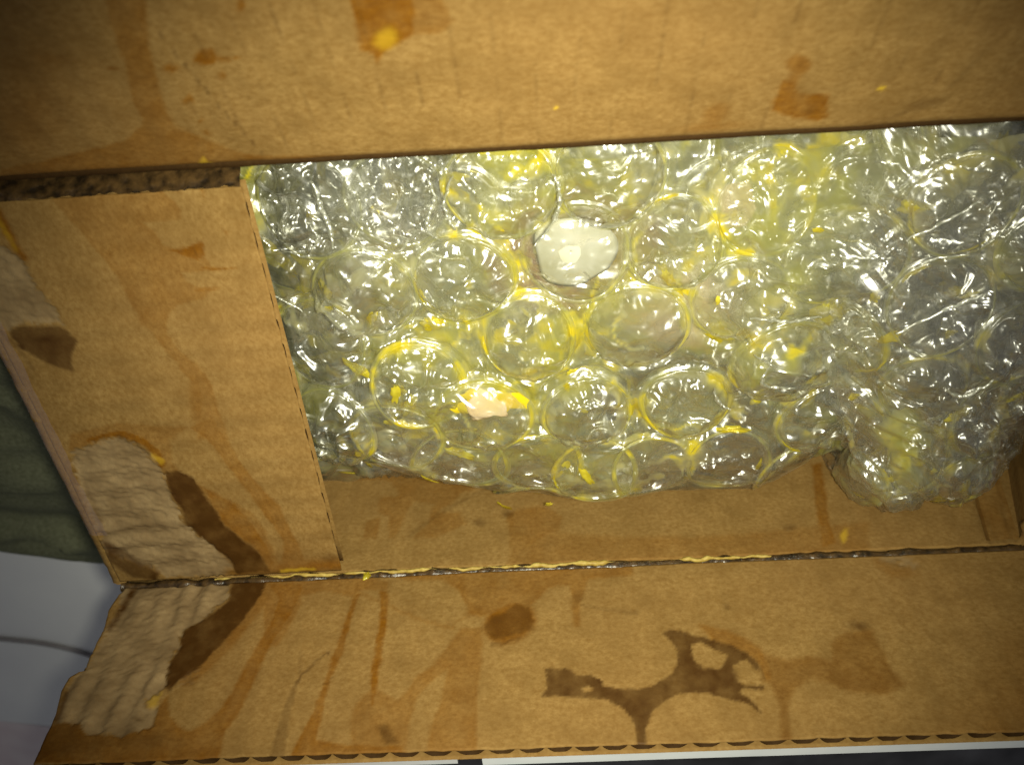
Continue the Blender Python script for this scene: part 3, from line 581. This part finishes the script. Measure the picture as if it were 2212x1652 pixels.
def egg_attr(x, t, rim, ang, seed, dens=1.0):
    """R: wiped egg haze, G: yolk streaks, in sheet coordinates; rim = distance from the nearest bubble's rim"""
    wx = x / .012 + 1.3 * fbm(x / .02, t / .02, seed); wt = t / .012 + 1.3 * fbm(x / .02, t / .02, seed + 3)
    mid = np.exp(-((x - .155) / .055) ** 2 - ((t - .065) / .05) ** 2)       # the broken eggs lie under the middle
    area = sstep(.0, .45, fbm(x / .045, t / .045, seed + 6, 3) + .35 * (dens - 1) * (.3 + mid) + .10 * mid)
    haze = np.clip(area * (.35 + .65 * sstep(-.2, .5, fbm(wx, wt, seed + 8, 3))), 0, 1)
    streak = sstep(.86, .95, ridged(wx * .8, wt * .8, seed + 11, 1)) * sstep(-.1, .4, fbm(x / .017, t / .017, seed + 13))
    spots = sstep(.27, .44, fbm(x / .0052, t / .0052, seed + 15, 2)) * sstep(-.05, .3, fbm(x / .03, t / .03, seed + 17))
    band = np.exp(-(rim / (.0007 + .0006 * (1 + fbm(x / .006, t / .006, seed + 18)))) ** 2)
    rimy = band * sstep(.34, .66, fbm(x / .008, t / .008, seed + 21, 2) + .18 * (dens - 1) + .1)
    yolk = np.clip((.65 * streak + .9 * spots) * (.3 + .7 * area) * dens + .85 * rimy * dens, 0, 1)
    out = np.zeros(x.shape + (4,)); out[..., 0] = haze * min(dens, 1.3) + .2 * band; out[..., 1] = yolk * (.45 + .55 * sstep(-.3, .4, fbm(x / .003, t / .003, seed + 25, 3))); out[..., 3] = 1
    return np.clip(out, 0, 1)
def film(name, S, x0, x1, t0, t1, res, mat, parent, amp, seed, centres=None, R=.0125, off=0.0, dens=1.0, boost=None, aniso=None):
    nx = int((x1 - x0) / res); nt = int((t1 - t0) / res)
    x, t = np.meshgrid(np.linspace(x0, x1, nx), np.linspace(t0, t1, nt), indexing='ij')
    p, a, b, n = frame(S, x, t); h = wrinkle(x, t, amp, seed)
    if aniso:                               # long pulled folds
        c_, s_ = math.cos(aniso[0]), math.sin(aniso[0]); q = c_ * x + s_ * t; w = -s_ * x + c_ * t
        h = h * .45 + amp * 1.1 * (ridged(q / aniso[1] + .5 * vnoise(q / .02, w / .02, seed), w / aniso[2] + .7 * vnoise(q / .03, w / .012, seed + 2), seed + 4, 3) - .6)
    if boost is not None: h = h * boost(x, t)
    if aniso:                               # the border of a loose piece tucks in unevenly
        ed = np.minimum(np.minimum(x - x0, x1 - x), t1 - t) + .006 * fbm(x / .012, t / .012, seed + 9)
        off = off - (off + .006) * (1 - sstep(.0, .011, ed))
    h = h + off; rim = np.full(x.shape, .05)
    if centres is not None:
        c = np.array(centres); d = np.full(x.shape, 9.)
        for cx_, ct_ in c: d = np.minimum(d, np.hypot(x - cx_, t - ct_))
        h = h * (1 - .75 * sstep(R * 1.05, R * .85, d)) - .0016 * np.exp(-((d - R * 1.12) / .0011) ** 2); rim = d - R * 1.05
    return mesh_obj(name, (p + h[..., None] * n).reshape(-1, 3), grid_faces(nx, nt), mat, parent, attr={'eg': egg_attr(x, t, rim, None, seed, dens).reshape(-1, 4)})
def bubble_vf(R, H, crumple, seed, nr=26, nth=84):
    """local mesh of a bubble: a soft dome with pleated sides and a sealed rim"""
    ph = np.linspace(math.pi / 2, 0, nr); rho = np.cos(ph) ** .80; z = np.sin(ph) ** .80
    rho = np.concatenate([rho, [1.03, 1.06, 1.09, 1.13]]); z = np.concatenate([z, [.05, .10, .04, -.03]])
    th = np.linspace(0, 2 * math.pi, nth, endpoint=False)
    r2, t2 = np.meshgrid(rho, th, indexing='ij'); z2 = z[:, None] * np.ones((1, nth))
    k = 7 + seed % 6
    pleat = (.5 * (1 - 2 * np.abs(np.sin(.5 * k * t2 + 2 * np.sin(t2 + seed)))) + .25 * np.sin((2 * k + 3) * t2 + 2)) * np.exp(-((r2 - .86) / .16) ** 2)
    edge = 1 - sstep(.95, 1.0, r2)
    ix = r2 * np.cos(t2); iy = r2 * np.sin(t2)
    w1 = .35 * vnoise(ix * 2, iy * 2 + seed, seed + 6)
    cr = (ridged(ix * 1.5 + w1 + seed * 3.1, iy * 1.5 - w1, seed, 3) - .72) * 1.7 + .4 * fbm(ix * 1.1, iy * 1.1 + seed, seed + 2)
    rr = r2 * (1 + .03 * np.sin(2 * t2 + seed) + .02 * np.sin(3 * t2 + 2 * seed)) + .016 * pleat * edge
    zz = H * z2 + edge * (crumple * .0046 * cr * np.minimum(z2, 1) + .0016 * crumple * pleat)
    zz = zz - edge * crumple * .0026 * np.exp(-((ix - .35 * math.sin(seed)) ** 2 + (iy - .3 * math.cos(seed * 2)) ** 2) / .12)
    V = np.stack([R * rr * np.cos(t2), R * rr * np.sin(t2), zz], -1)
    nR = len(rho); idx = np.arange(nR * nth).reshape(nR, nth); nx_ = np.roll(idx, -1, axis=1)
    F = np.stack([idx[:-1], idx[1:], nx_[1:], nx_[:-1]], -1).reshape(-1, 4)
    return V.reshape(-1, 3), F, r2.reshape(-1)
def place_bubble(S, x, t, R, H, crumple, seed, mat, parent, dens=1.0, tilt=0.0, ring=0.0, **kw):
    V, F, r2 = bubble_vf(R, abs(H), crumple, seed, **kw)
    sg = 1 if H > 0 else -1
    X = x + V[:, 0]; T = t - V[:, 1]; p, a, b, n = frame(S, X, T)
    at = egg_attr(X, T, (r2 - 1.04) * R, None, 50 + seed % 5, dens)
    at[..., 0] = np.clip(at[..., 0] + .75 * np.exp(-((r2 - 1.05) * R / .00042) ** 2), 0, 1)
    if ring: at[..., 1] = np.maximum(at[..., 1], ring * np.exp(-((r2 - 1.02) * R / .0009) ** 2) * (.6 + .4 * vnoise(X / .004, T / .004, 5)))
    hz = sg * V[:, 2] + tilt * (V[:, 0] * math.cos(seed) + V[:, 1] * math.sin(seed))
    return mesh_obj('bubble', p + hz[:, None] * n, F, mat, parent, attr={'eg': at})
def lattice(x0, x1, t0, t1, ox, ot, L, ang):
    c, s = math.cos(ang), math.sin(ang); out = []
    for i in range(-14, 15):
        for j in range(-14, 15):
            u = (i + .5 * (j % 2)) * L; w = j * L * .866
            x = ox + c * u - s * w; t = ot + s * u + c * w
            if x0 < x < x1 and t0 < t < t1: out.append((x, t))
    return out
def xt_of(S, u, v, x0, x1, t0, t1, n=220):   # sheet coordinates seen at a measured point
    x, t = np.meshgrid(np.linspace(x0, x1, n), np.linspace(t0, t1, n), indexing='ij'); P = S(x, t)
    d = ((proj(P) - (u, v)) ** 2).sum(-1); far = np.linalg.norm(P - CC, axis=-1)
    far = np.where(d <= d.min() + 60, far + 1e-4 * np.sqrt(d), 9.)          # the nearest surface along that line of sight
    k = np.unravel_index(np.argmin(far), d.shape); return x[k], t[k]

wrap = empty('bubble_wrap', (.14, .06, OP - .06))
tag(wrap, 'crumpled large bubble wrap smeared with egg yolk filling the box', 'bubble wrap')
ox, ot = xt_of(sheet_main, 1235, 555, .02, .25, 0, .19)
x2, t2 = xt_of(sheet_main, 1450, 520, .02, .25, 0, .19)
cen = lattice(.018, .247, .004, .162, ox, ot, .0268, math.atan2(t2 - ot, x2 - ox))
EXPL = [(1235, 555), (1000, 600), (780, 640), (1090, 410), (1320, 385), (1455, 525), (1145, 735), (1375, 708), (1045, 905), (1270, 890), (1480, 872), (905, 835), (1655, 450), (1800, 560), (1600, 640), (1700, 790), (850, 430), (660, 450), (712, 925), (690, 750), (1870, 420), (990, 1005), (1165, 1015), (1420, 1025), (1575, 1010), (1290, 1035), (850, 965), (1790, 900)]
ex = [xt_of(sheet_main, u, v, .02, .25, 0, .185) for u, v in EXPL]
cen = ex + [c for c in cen if min(math.hypot(c[0] - e[0], c[1] - e[1]) for e in ex) > .0205 and c[1] < BD - .002 - float(yf_main(np.array(c[0]))) + .006]
cen = [(x + .0006 * random.uniform(-1, 1), t + .0006 * random.uniform(-1, 1)) for x, t in cen]
def boost_main(x, t):                       # loose and badly creased near the left and back
    return 1 - .65 * sstep(.10, .125, t) + .5 * sstep(.13, .08, x) * sstep(.09, .04, t) + .5 * sstep(.18, .22, x)
film('film', sheet_main, .012, .262, .0, .175, .00055, M_film, wrap, .0034, 3, cen, dens=1.7, boost=boost_main)
film('backing_film', sheet_main, .012, .262, .0, .175, .0010, M_film2, wrap, .0036, 13, None, off=-.006, dens=1.5)
for i, (x, t) in enumerate(cen):
    p = sheet_main(np.array(x), np.array(t)); px = proj(p)
    half = BD - .002 - float(yf_main(np.array(x)))
    curl = px[1] > 955
    cr = random.uniform(.5, 1.25); dn = random.uniform(1.0, 1.8)
    if px[0] < 960 and px[1] < 560: cr = 1.6; dn = .6
    if 1120 < px[0] < 1420 and 480 < px[1] < 780: cr = .35
    if abs(px[0] - 1045) < 60 and abs(px[1] - 905) < 60: cr = .45
    if curl: cr = min(cr, .6); dn = 1.3
    place_bubble(sheet_main, x, t, .0124 * random.uniform(.92, 1.05), (-.0050 if curl else .0066 * random.uniform(.5, 1.15)), cr, 100 + i, M_bub, wrap, dens=dn, tilt=random.uniform(0, .12), ring=.9 if i == 8 else 0)
# inner layers of the same wrap
inn = empty('bubble_wrap', (.14, .06, OP - .1))
tag(inn, 'inner layer of bubble wrap lying beneath the crumpled top layer', 'bubble wrap')
ci = lattice(.012, .262, .006, .15, .118, .052, .0268, .35)
film('film', sheet_inner, .004, .272, .0, .165, .0012, M_film2, inn, .0042, 23, ci, dens=1.3)
for i, (x, t) in enumerate(ci): place_bubble(sheet_inner, x, t, .0122, .006, random.uniform(.6, 1.4), 300 + i, M_film2, inn, nr=14, nth=48)
deep = empty('bubble_wrap', (.14, .06, .03)); tag(deep, 'lowest folded bubble wrap layer in the bottom of the box', 'bubble wrap')
cd = lattice(.012, .268, .006, .14, .13, .06, .0268, -.2)
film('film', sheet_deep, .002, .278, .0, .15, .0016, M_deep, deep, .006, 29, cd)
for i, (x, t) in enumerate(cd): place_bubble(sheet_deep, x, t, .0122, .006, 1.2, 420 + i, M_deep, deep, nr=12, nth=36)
# the loose end piece
endp = empty('bubble_wrap', (.236, .06, OP - .07)); tag(endp, 'loose clear bubble wrap piece stuffed against the right wall', 'bubble wrap')
ce = lattice(.208, .281, .006, .128, .234, .046, .0268, .5)
film('film', sheet_end, .200, .286, .0, .18, .0006, M_film3, endp, .0042, 33, ce, boost=lambda x, t: 1 - .6 * sstep(.10, .125, t))
film('backing_film', sheet_end, .200, .286, .0, .18, .0014, M_film3, endp, .0046, 39, None, off=-.005)
for i, (x, t) in enumerate(ce): place_bubble(sheet_end, x, t, .0122 * random.uniform(.92, 1.05), .0058 if t < .1 else .004, random.uniform(.9, 1.4) if t < .09 else .4, 520 + i, M_film3, endp, tilt=random.uniform(0, .15))

# a torn flap of flat film pulled over the end piece and the right part of the top layer
film('loose_film', sheet_end, .203, .284, .0, .118, .0006, M_film3, endp, .0034, 83, None, off=.0062, dens=.9, aniso=(.75, .034, .0062))
film('loose_film', sheet_main, .178, .232, .004, .082, .0006, M_film, wrap, .0030, 87, None, off=.0058, dens=1.2, aniso=(.45, .03, .007))
film('loose_film', sheet_main, .066, .118, .0, .030, .0006, M_film, wrap, .0036, 91, None, off=.0058, dens=.5, aniso=(1.35, .03, .009))
# folds pressed into the film: thin raised ridges that catch the light
def crease(S, rng4, px, r, parent, seed, lift=.0078):
    pts = []
    for u, v in px:
        x, t = xt_of(S, u, v, *rng4); p, a, b, n = frame(S, np.array(x), np.array(t)); pts.append(p + lift * n)
    P = spline(pts, 16 * len(pts)); q = np.arange(len(P))
    P = P + .0003 * np.stack([vnoise(q / 3., q * 0, seed), vnoise(q / 3., q * 0 + 5, seed), vnoise(q / 3., q * 0 + 9, seed)], -1)
    V, F = tube_vf(P, r * np.sin(np.linspace(.15, math.pi - .15, len(P))) ** .5 * (1 + .4 * vnoise(q / 2.5, q * 0, seed + 1)), 8)
    return mesh_obj('film_fold', V, F, M_crease, parent)
RM = (.02, .25, 0, .185); RE = (.2, .272, 0, .18)
for k, (px, r) in enumerate([
    ([(702, 362), (722, 420), (735, 470), (742, 515)], .00055), ([(930, 345), (952, 395), (940, 440), (930, 478)], .0005),
    ([(985, 350), (972, 410), (985, 450), (1000, 470)], .0004), ([(1200, 350), (1212, 390), (1195, 440), (1150, 500)], .00045),
    ([(1620, 735), (1665, 760), (1725, 775)], .0004), ([(1655, 745), (1640, 790), (1690, 802)], .0005),
    ([(1540, 800), (1555, 830), (1575, 845)], .0005), ([(1610, 655), (1680, 662), (1740, 650)], .0004),
    ([(640, 520), (690, 530), (715, 500), (700, 470)], .0003), ([(600, 600), (640, 615), (670, 635)], .0003)]):
    crease(sheet_main, RM, px, r, wrap, 700 + k)
for k, (px, r) in enumerate([([(1940, 690), (2010, 640), (2100, 600)], .0004), ([(2020, 800), (2060, 815), (2110, 790)], .0005), ([(1960, 480), (2030, 440), (2090, 395)], .0004), ([(1960, 560), (2010, 530), (2060, 520)], .0003)]):
    crease(sheet_end, RE, px, r, endp, 730 + k)

# ------------------------------------------------------------------ eggs and yolk
def yolk_blob(S, x, t, a, b, ang, lift, seed, thick=.0006, bend=0.0, R=.0124):
    """irregular flattened smear lying on the film; bend wraps it round a bubble's rim"""
    nr, nth = 7, 26; V = []; th = np.linspace(0, 2 * math.pi, nth, endpoint=False)
    rho = np.linspace(0, 1, nr)[:, None]; rad = 1 + .75 * fbm(np.cos(th) * 1.9 + seed, np.sin(th) * 1.6, seed, 3)[None]
    lx = a * rho * rad * np.cos(th); ly = b * rho * rad * np.sin(th)
    hz = thick * np.sqrt(np.maximum(1 - rho ** 2, 0)) * np.ones((1, nth)) + lift
    if bend:
        w = lx / R; gx = (R + ly) * np.cos(ang + w); gy = (R + ly) * np.sin(ang + w)
    else:
        gx = lx * math.cos(ang) - ly * math.sin(ang); gy = lx * math.sin(ang) + ly * math.cos(ang)
    p, aa, bb, n = frame(S, x + gx, t + gy)
    V = (p + hz[..., None] * n).reshape(-1, 3)
    idx = np.arange(nr * nth).reshape(nr, nth); nx_ = np.roll(idx, -1, 1)
    F = np.stack([idx[:-1], idx[1:], nx_[1:], nx_[:-1]], -1).reshape(-1, 4)
    return V, F
def gather(name, blobs, mat):
    Vs = []; Fs = []; o = 0
    for V, F in blobs: Vs.append(V); Fs.append(F + o); o += len(V)
    return mesh_obj(name, np.vstack(Vs), np.vstack(Fs), mat)
bl = []
for i, (x, t) in enumerate(cen):
    px = proj(sheet_main(np.array(x), np.array(t)))
    wet = 1.0 if px[0] > 700 else .5
    if px[0] < 900 and px[1] < 520: wet = .45
    for k in range(int(random.uniform(0, 2) * wet)):
        bl.append(yolk_blob(sheet_main, x, t, random.uniform(.002, .006), random.uniform(.0003, .0008), random.uniform(0, 6.28), random.uniform(-.0005, .0008), 900 + i * 9 + k, .0003, 1, .0124 * random.uniform(.97, 1.1)))
    for k in range(int(random.uniform(0, 3.2) * wet)):
        bl.append(yolk_blob(sheet_main, x + random.uniform(-.012, .012), t + random.uniform(-.012, .012), random.uniform(.001, .0034), random.uniform(.0005, .0014), random.uniform(0, 6.28), random.choice([-.002, .001, .0062]), 1900 + i * 9 + k, .0003))
for i, (x, t) in enumerate(ce):
    for k in range(random.randint(1, 2)):
        bl.append(yolk_blob(sheet_end, x, t, random.uniform(.002, .007), random.uniform(.0004, .001), random.uniform(0, 6.28), 0.0, 3900 + i * 9 + k, .0003, 1))
    for k in range(random.randint(0, 2)):
        bl.append(yolk_blob(sheet_end, x + random.uniform(-.012, .012), t + random.uniform(-.012, .012), random.uniform(.001, .004), random.uniform(.0006, .0016), random.uniform(-.6, .2), .001, 4900 + i * 9 + k, .0003))
for i, (x, t) in enumerate(ci):
    for k in range(random.randint(1, 3)):
        bl.append(yolk_blob(sheet_inner, x + random.uniform(-.01, .01), t + random.uniform(-.01, .01), random.uniform(.003, .010), random.uniform(.001, .004), random.uniform(0, 6.28), .002, 5900 + i * 9 + k, .0004))
tag(gather('smeared_egg_yolk', bl, M_yolk), 'thin smears of raw yellow egg yolk spread over the bubble wrap', 'egg yolk', kind='stuff')
for k, (u, v, a, b, ang, S, rg) in enumerate([
    (935, 708, .0032, .0022, .2, sheet_main, RM), (1555, 728, .0042, .0032, .4, sheet_main, RM), (1810, 682, .0048, .003, .3, sheet_main, RM), (1845, 750, .003, .0018, 1.2, sheet_main, RM),
    (772, 992, .0014, .002, .3, sheet_main, RM), (1755, 855, .0018, .0044, .3, sheet_main, RM), (1640, 872, .0014, .0028, .3, sheet_main, RM), (1585, 935, .0035, .0012, .1, sheet_main, RM),
    (665, 465, .0013, .0012, 0, sheet_main, RM), (1110, 375, .0022, .0018, 0, sheet_main, RM), (880, 885, .0014, .0032, .4, sheet_main, RM), (1450, 610, .0018, .0050, -.5, sheet_main, RM),
    (765, 800, .0034, .0012, .5, sheet_main, RM), (990, 985, .0042, .0014, .5, sheet_main, RM), (925, 790, .0016, .0032, -.3, sheet_main, RM), (700, 630, .001, .003, -.4, sheet_main, RM),
    (1930, 1092, .0044, .0024, .2, sheet_end, RE), (2035, 1100, .004, .0022, -.2, sheet_end, RE), (2092, 1062, .0016, .0036, 0, sheet_end, RE), (1985, 1005, .0034, .0014, 0, sheet_end, RE), (2075, 905, .0044, .0014, -.5, sheet_end, RE), (1990, 455, .0044, .0014, -.1, sheet_end, RE), (2080, 640, .0040, .0012, .1, sheet_end, RE), (1800, 380, .003, .0012, 0, sheet_main, RM)]):
    x, t = xt_of(S, u, v, *rg)
    V, F = yolk_blob(S, x, t, a * 1.15, b * 1.15, ang, -.0010, 7000 + k, .0012)
    tag(mesh_obj('yolk_blob', V, F, M_yolk), *(('thick yellow blob of egg yolk stuck between bubbles of the top wrap layer', 'yolk blob', 'yolk blobs on the top wrap layer') if S is sheet_main else ('thick yellow blob of egg yolk on the loose end piece of bubble wrap', 'yolk blob', 'yolk blobs on the loose end piece')))
# yolk drops on the back flap
def drop_on(px, r, h, FR, name, label):
    O, U, V_, N = FR; c = hit_plane(px[0], px[1], O, N); nr, nth = 8, 30; th = np.linspace(0, 2 * math.pi, nth, endpoint=False); rho = np.linspace(0, 1, nr)[:, None]
    rad = 1 + .55 * fbm(np.cos(th) * 2, np.sin(th) * 2 + px[0], 3)[None]
    P = c + (r * rho * rad * np.cos(th))[..., None] * U + (1.5 * r * rho * rad * np.sin(th))[..., None] * V_ + (.0004 + h * np.sqrt(np.maximum(1 - rho ** 2, 0)) * np.ones((1, nth)))[..., None] * N
    idx = np.arange(nr * nth).reshape(nr, nth); nx_ = np.roll(idx, -1, 1); F = np.stack([idx[:-1], idx[1:], nx_[1:], nx_[:-1]], -1).reshape(-1, 4)
    tag(mesh_obj(name, P.reshape(-1, 3), F, M_yolk), label, 'yolk drop')
drop_on((792, 1245), .0011, .0006, FF, 'yolk_drop', 'small yolk drop just below the torn front fold')
def egg(name, c, L, R, ang, mat, label):
    nu, nv = 36, 48; a = np.linspace(0, math.pi, nu)[:, None]; b = np.linspace(0, 2 * math.pi, nv, endpoint=False)[None]
    lx = L * np.cos(a) * np.ones_like(b); rr = R * np.sin(a) * (1 + .13 * np.cos(a))
    P = np.stack([lx, rr * np.cos(b), rr * np.sin(b)], -1)
    ca, sa = math.cos(ang), math.sin(ang); P = np.stack([ca * P[..., 0] - sa * P[..., 1], sa * P[..., 0] + ca * P[..., 1], P[..., 2]], -1) + c
    idx = np.arange(nu * nv).reshape(nu, nv); nx_ = np.roll(idx, -1, 1); F = np.stack([idx[:-1], idx[1:], nx_[1:], nx_[:-1]], -1).reshape(-1, 4)
    return tag(mesh_obj(name, P.reshape(-1, 3), F, mat), label, 'egg')
c = hit_z(1230, 545, -.034); egg('egg', c + np.array([0, 0, -.004]), .027, .020, .15, M_shell_b, 'reddish brown egg seen through the clearest bubbles')
c = hit_z(1380, 640, -.036); egg('egg', c + np.array([.012, 0, -.008]), .028, .0205, -.1, M_shell_c, 'cream coloured egg wrapped beside the reddish brown egg')
c = hit_z(760, 640, -.045); egg('egg', c + np.array([0, 0, -.008]), .028, .0205, .5, M_shell_c, 'cream coloured egg wrapped near the folded flap edge')
def shard(px, S, rg, lift, pts, mat, label, curv=.02):
    x, t = xt_of(S, px[0], px[1], *rg); p, a, b, n = frame(S, np.array(x), np.array(t)); n_ = 10; V = []; F = []
    pts = np.array(pts); c0 = pts.mean(0); m = len(pts)
    for k in range(n_ + 1):
        q = c0 + (pts - c0) * k / n_
        for (u, w) in q: V.append(p + u * a - w * b + (lift - (u * u + w * w) / (2 * curv)) * n)
    for k in range(n_):
        for i in range(m): F.append((k * m + i, k * m + (i + 1) % m, (k + 1) * m + (i + 1) % m, (k + 1) * m + i))
    o = mesh_obj('eggshell_fragment', V, F, mat); md = o.modifiers.new('s', 'SOLIDIFY'); md.thickness = .0004
    return tag(o, label, 'eggshell')
def dens(p, n=5):
    out = []
    for i in range(len(p)):
        a = np.array(p[i]); b = np.array(p[(i + 1) % len(p)])
        for k in range(n): out.append(a + (b - a) * k / n + rng.uniform(-.0002, .0002, 2))
    return out
shard((1052, 872), sheet_main, RM, .0036, dens([(-.004, -.0045), (-.0055, .001), (-.001, .0065), (.0015, .0045), (.0055, .0005), (.006, -.0045), (.002, -.003)]), M_shell_c, 'cream eggshell fragment over orange yolk inside a round bubble')
shard((1240, 550), sheet_main, RM, .0020, [(.0098 * math.cos(w) * (1 + .12 * math.sin(3 * w + 1)), .0104 * math.sin(w) * (1 + .1 * math.cos(2 * w)) + .001) for w in np.linspace(0, 2 * math.pi, 40, endpoint=False) if not (4.9 < w < 5.7)], M_shell_glow, 'white shell disc standing in for the bright glow in one round bubble above the reddish brown egg', .035)  # added pale disc, its colour imitates the bubble's bright highlight
shard((1610, 455), sheet_main, RM, -.004, dens([(-.006, -.006), (-.006, .005), (.002, .006), (.004, -.001), (.002, -.006)]), M_shell_c, 'cream eggshell fragment caught in a dark bubble')
x, t = xt_of(sheet_main, 1054, 858, *RM); V, F = yolk_blob(sheet_main, x, t, .0092, .0050, .1, .0020, 8106, .0008)
tag(mesh_obj('yolk_blob', V, F, M_yolk2), 'orange yolk pool behind the cream eggshell fragment in a bubble', 'yolk blob')

# ------------------------------------------------------------------ things around the box
tag(slab('white_board', [(-160, 1162), (60, 1160), (300, 1185), (520, 1100), (520, 1520), (120, 1548), (-60, 1530), (-220, 1510)], .006, M_white), 'smooth white board lying on the floor beside the box', 'board')
tag(slab('paper_sheet', [(-260, 1520), (-60, 1536), (110, 1556), (420, 1560), (420, 1720), (-260, 1760)], .004, M_pink), 'pinkish white paper sheet beyond the white board', 'paper')
def standing(name, x0, x1, y1, th, ztop, mat, seed):
    n = 60; t = np.linspace(0, 1, n); xs = x0 + (x1 - x0) * t; w = .0006 * fbm(t * 7, t * 0, seed, 3)
    V = []; 
    for k in range(n):
        for (yy, zz) in ((y1, 0.0), (y1, ztop + w[k]), (y1 - th + 2 * w[k], ztop + w[k] - .0006), (y1 - th + 2 * w[k], 0.0)): V.append((xs[k], yy, zz))
    F = [(k * 4 + c, k * 4 + (c + 1) % 4, k * 4 + 4 + (c + 1) % 4, k * 4 + 4 + c) for k in range(n - 1) for c in range(4)] + [(0, 1, 2, 3), tuple((n - 1) * 4 + c for c in (3, 2, 1, 0))]
    return mesh_obj(name, V, F, mat, smooth=False)
ztop = OP + LF - .0018; yb_ = FO[1] - TH - .0010
fx0 = hit_z(1044, 1640, LF - .004)[0]; fx1 = hit_z(990, 1640, LF - .004)[0]
tag(standing('foam_board', fx0, BW + .03, yb_, .0064, ztop, M_wpap, 3), 'bright white foam board standing upright behind the front flap', 'board')
tag(standing('grey_board', .035, fx1, yb_, .0058, ztop - .0004, M_white, 5), 'narrow pale grey board standing in line with the white foam board', 'board')
# green cloth
M_cloth = mat_simple('olive_cloth', (.115, .12, .07), (.19, .195, .12), 700., .9, .1, .4, .0004)
nx, ny = 90, 90; gx, gy = np.meshgrid(np.linspace(-.42, -.012, nx), np.linspace(-.105, .30, ny), indexing='ij')
gz = .012 + .045 * sstep(.0, .2, gy + .1) * (1 + .2 * fbm(gx / .09, gy / .09, 5)) + .020 * ridged(gx / .05 + .8 * vnoise(gx / .08, gy / .08, 3), gy / .028, 8, 2) * 1.2 - .006
gz = gz * sstep(-.105, -.085, gy) + .001; gz = gz * (1 - sstep(-.04, -.012, gx)) + .001
gy2 = gy + .010 * np.sin(gx / .04) * sstep(0.05, -.1, gy) + .12 * (gx + .09) * 0 - .10 * (gx + .09)
tag(mesh_obj('olive_cloth', np.stack([gx, gy2, gz], -1).reshape(-1, 3), grid_faces(nx, ny), M_cloth), 'crumpled olive green cloth lying on the floor left of the box', 'cloth')
# dark cable across the white board
M_cable = mat_simple('grey_cable', (.22, .20, .21), (.28, .26, .27), 80., .5, .3, .05)
cp = [np.array([*hit_z(u, v, -HB + .008)[:2], .0072]) for u, v in [(-140, 1368), (0, 1382), (90, 1392), (170, 1410), (230, 1432), (330, 1470)]]
V, F = tube_vf(spline(cp, 60), .0013, 10); tag(mesh_obj('cable', V, F, M_cable), 'thin dark cable running across the white board', 'cable')
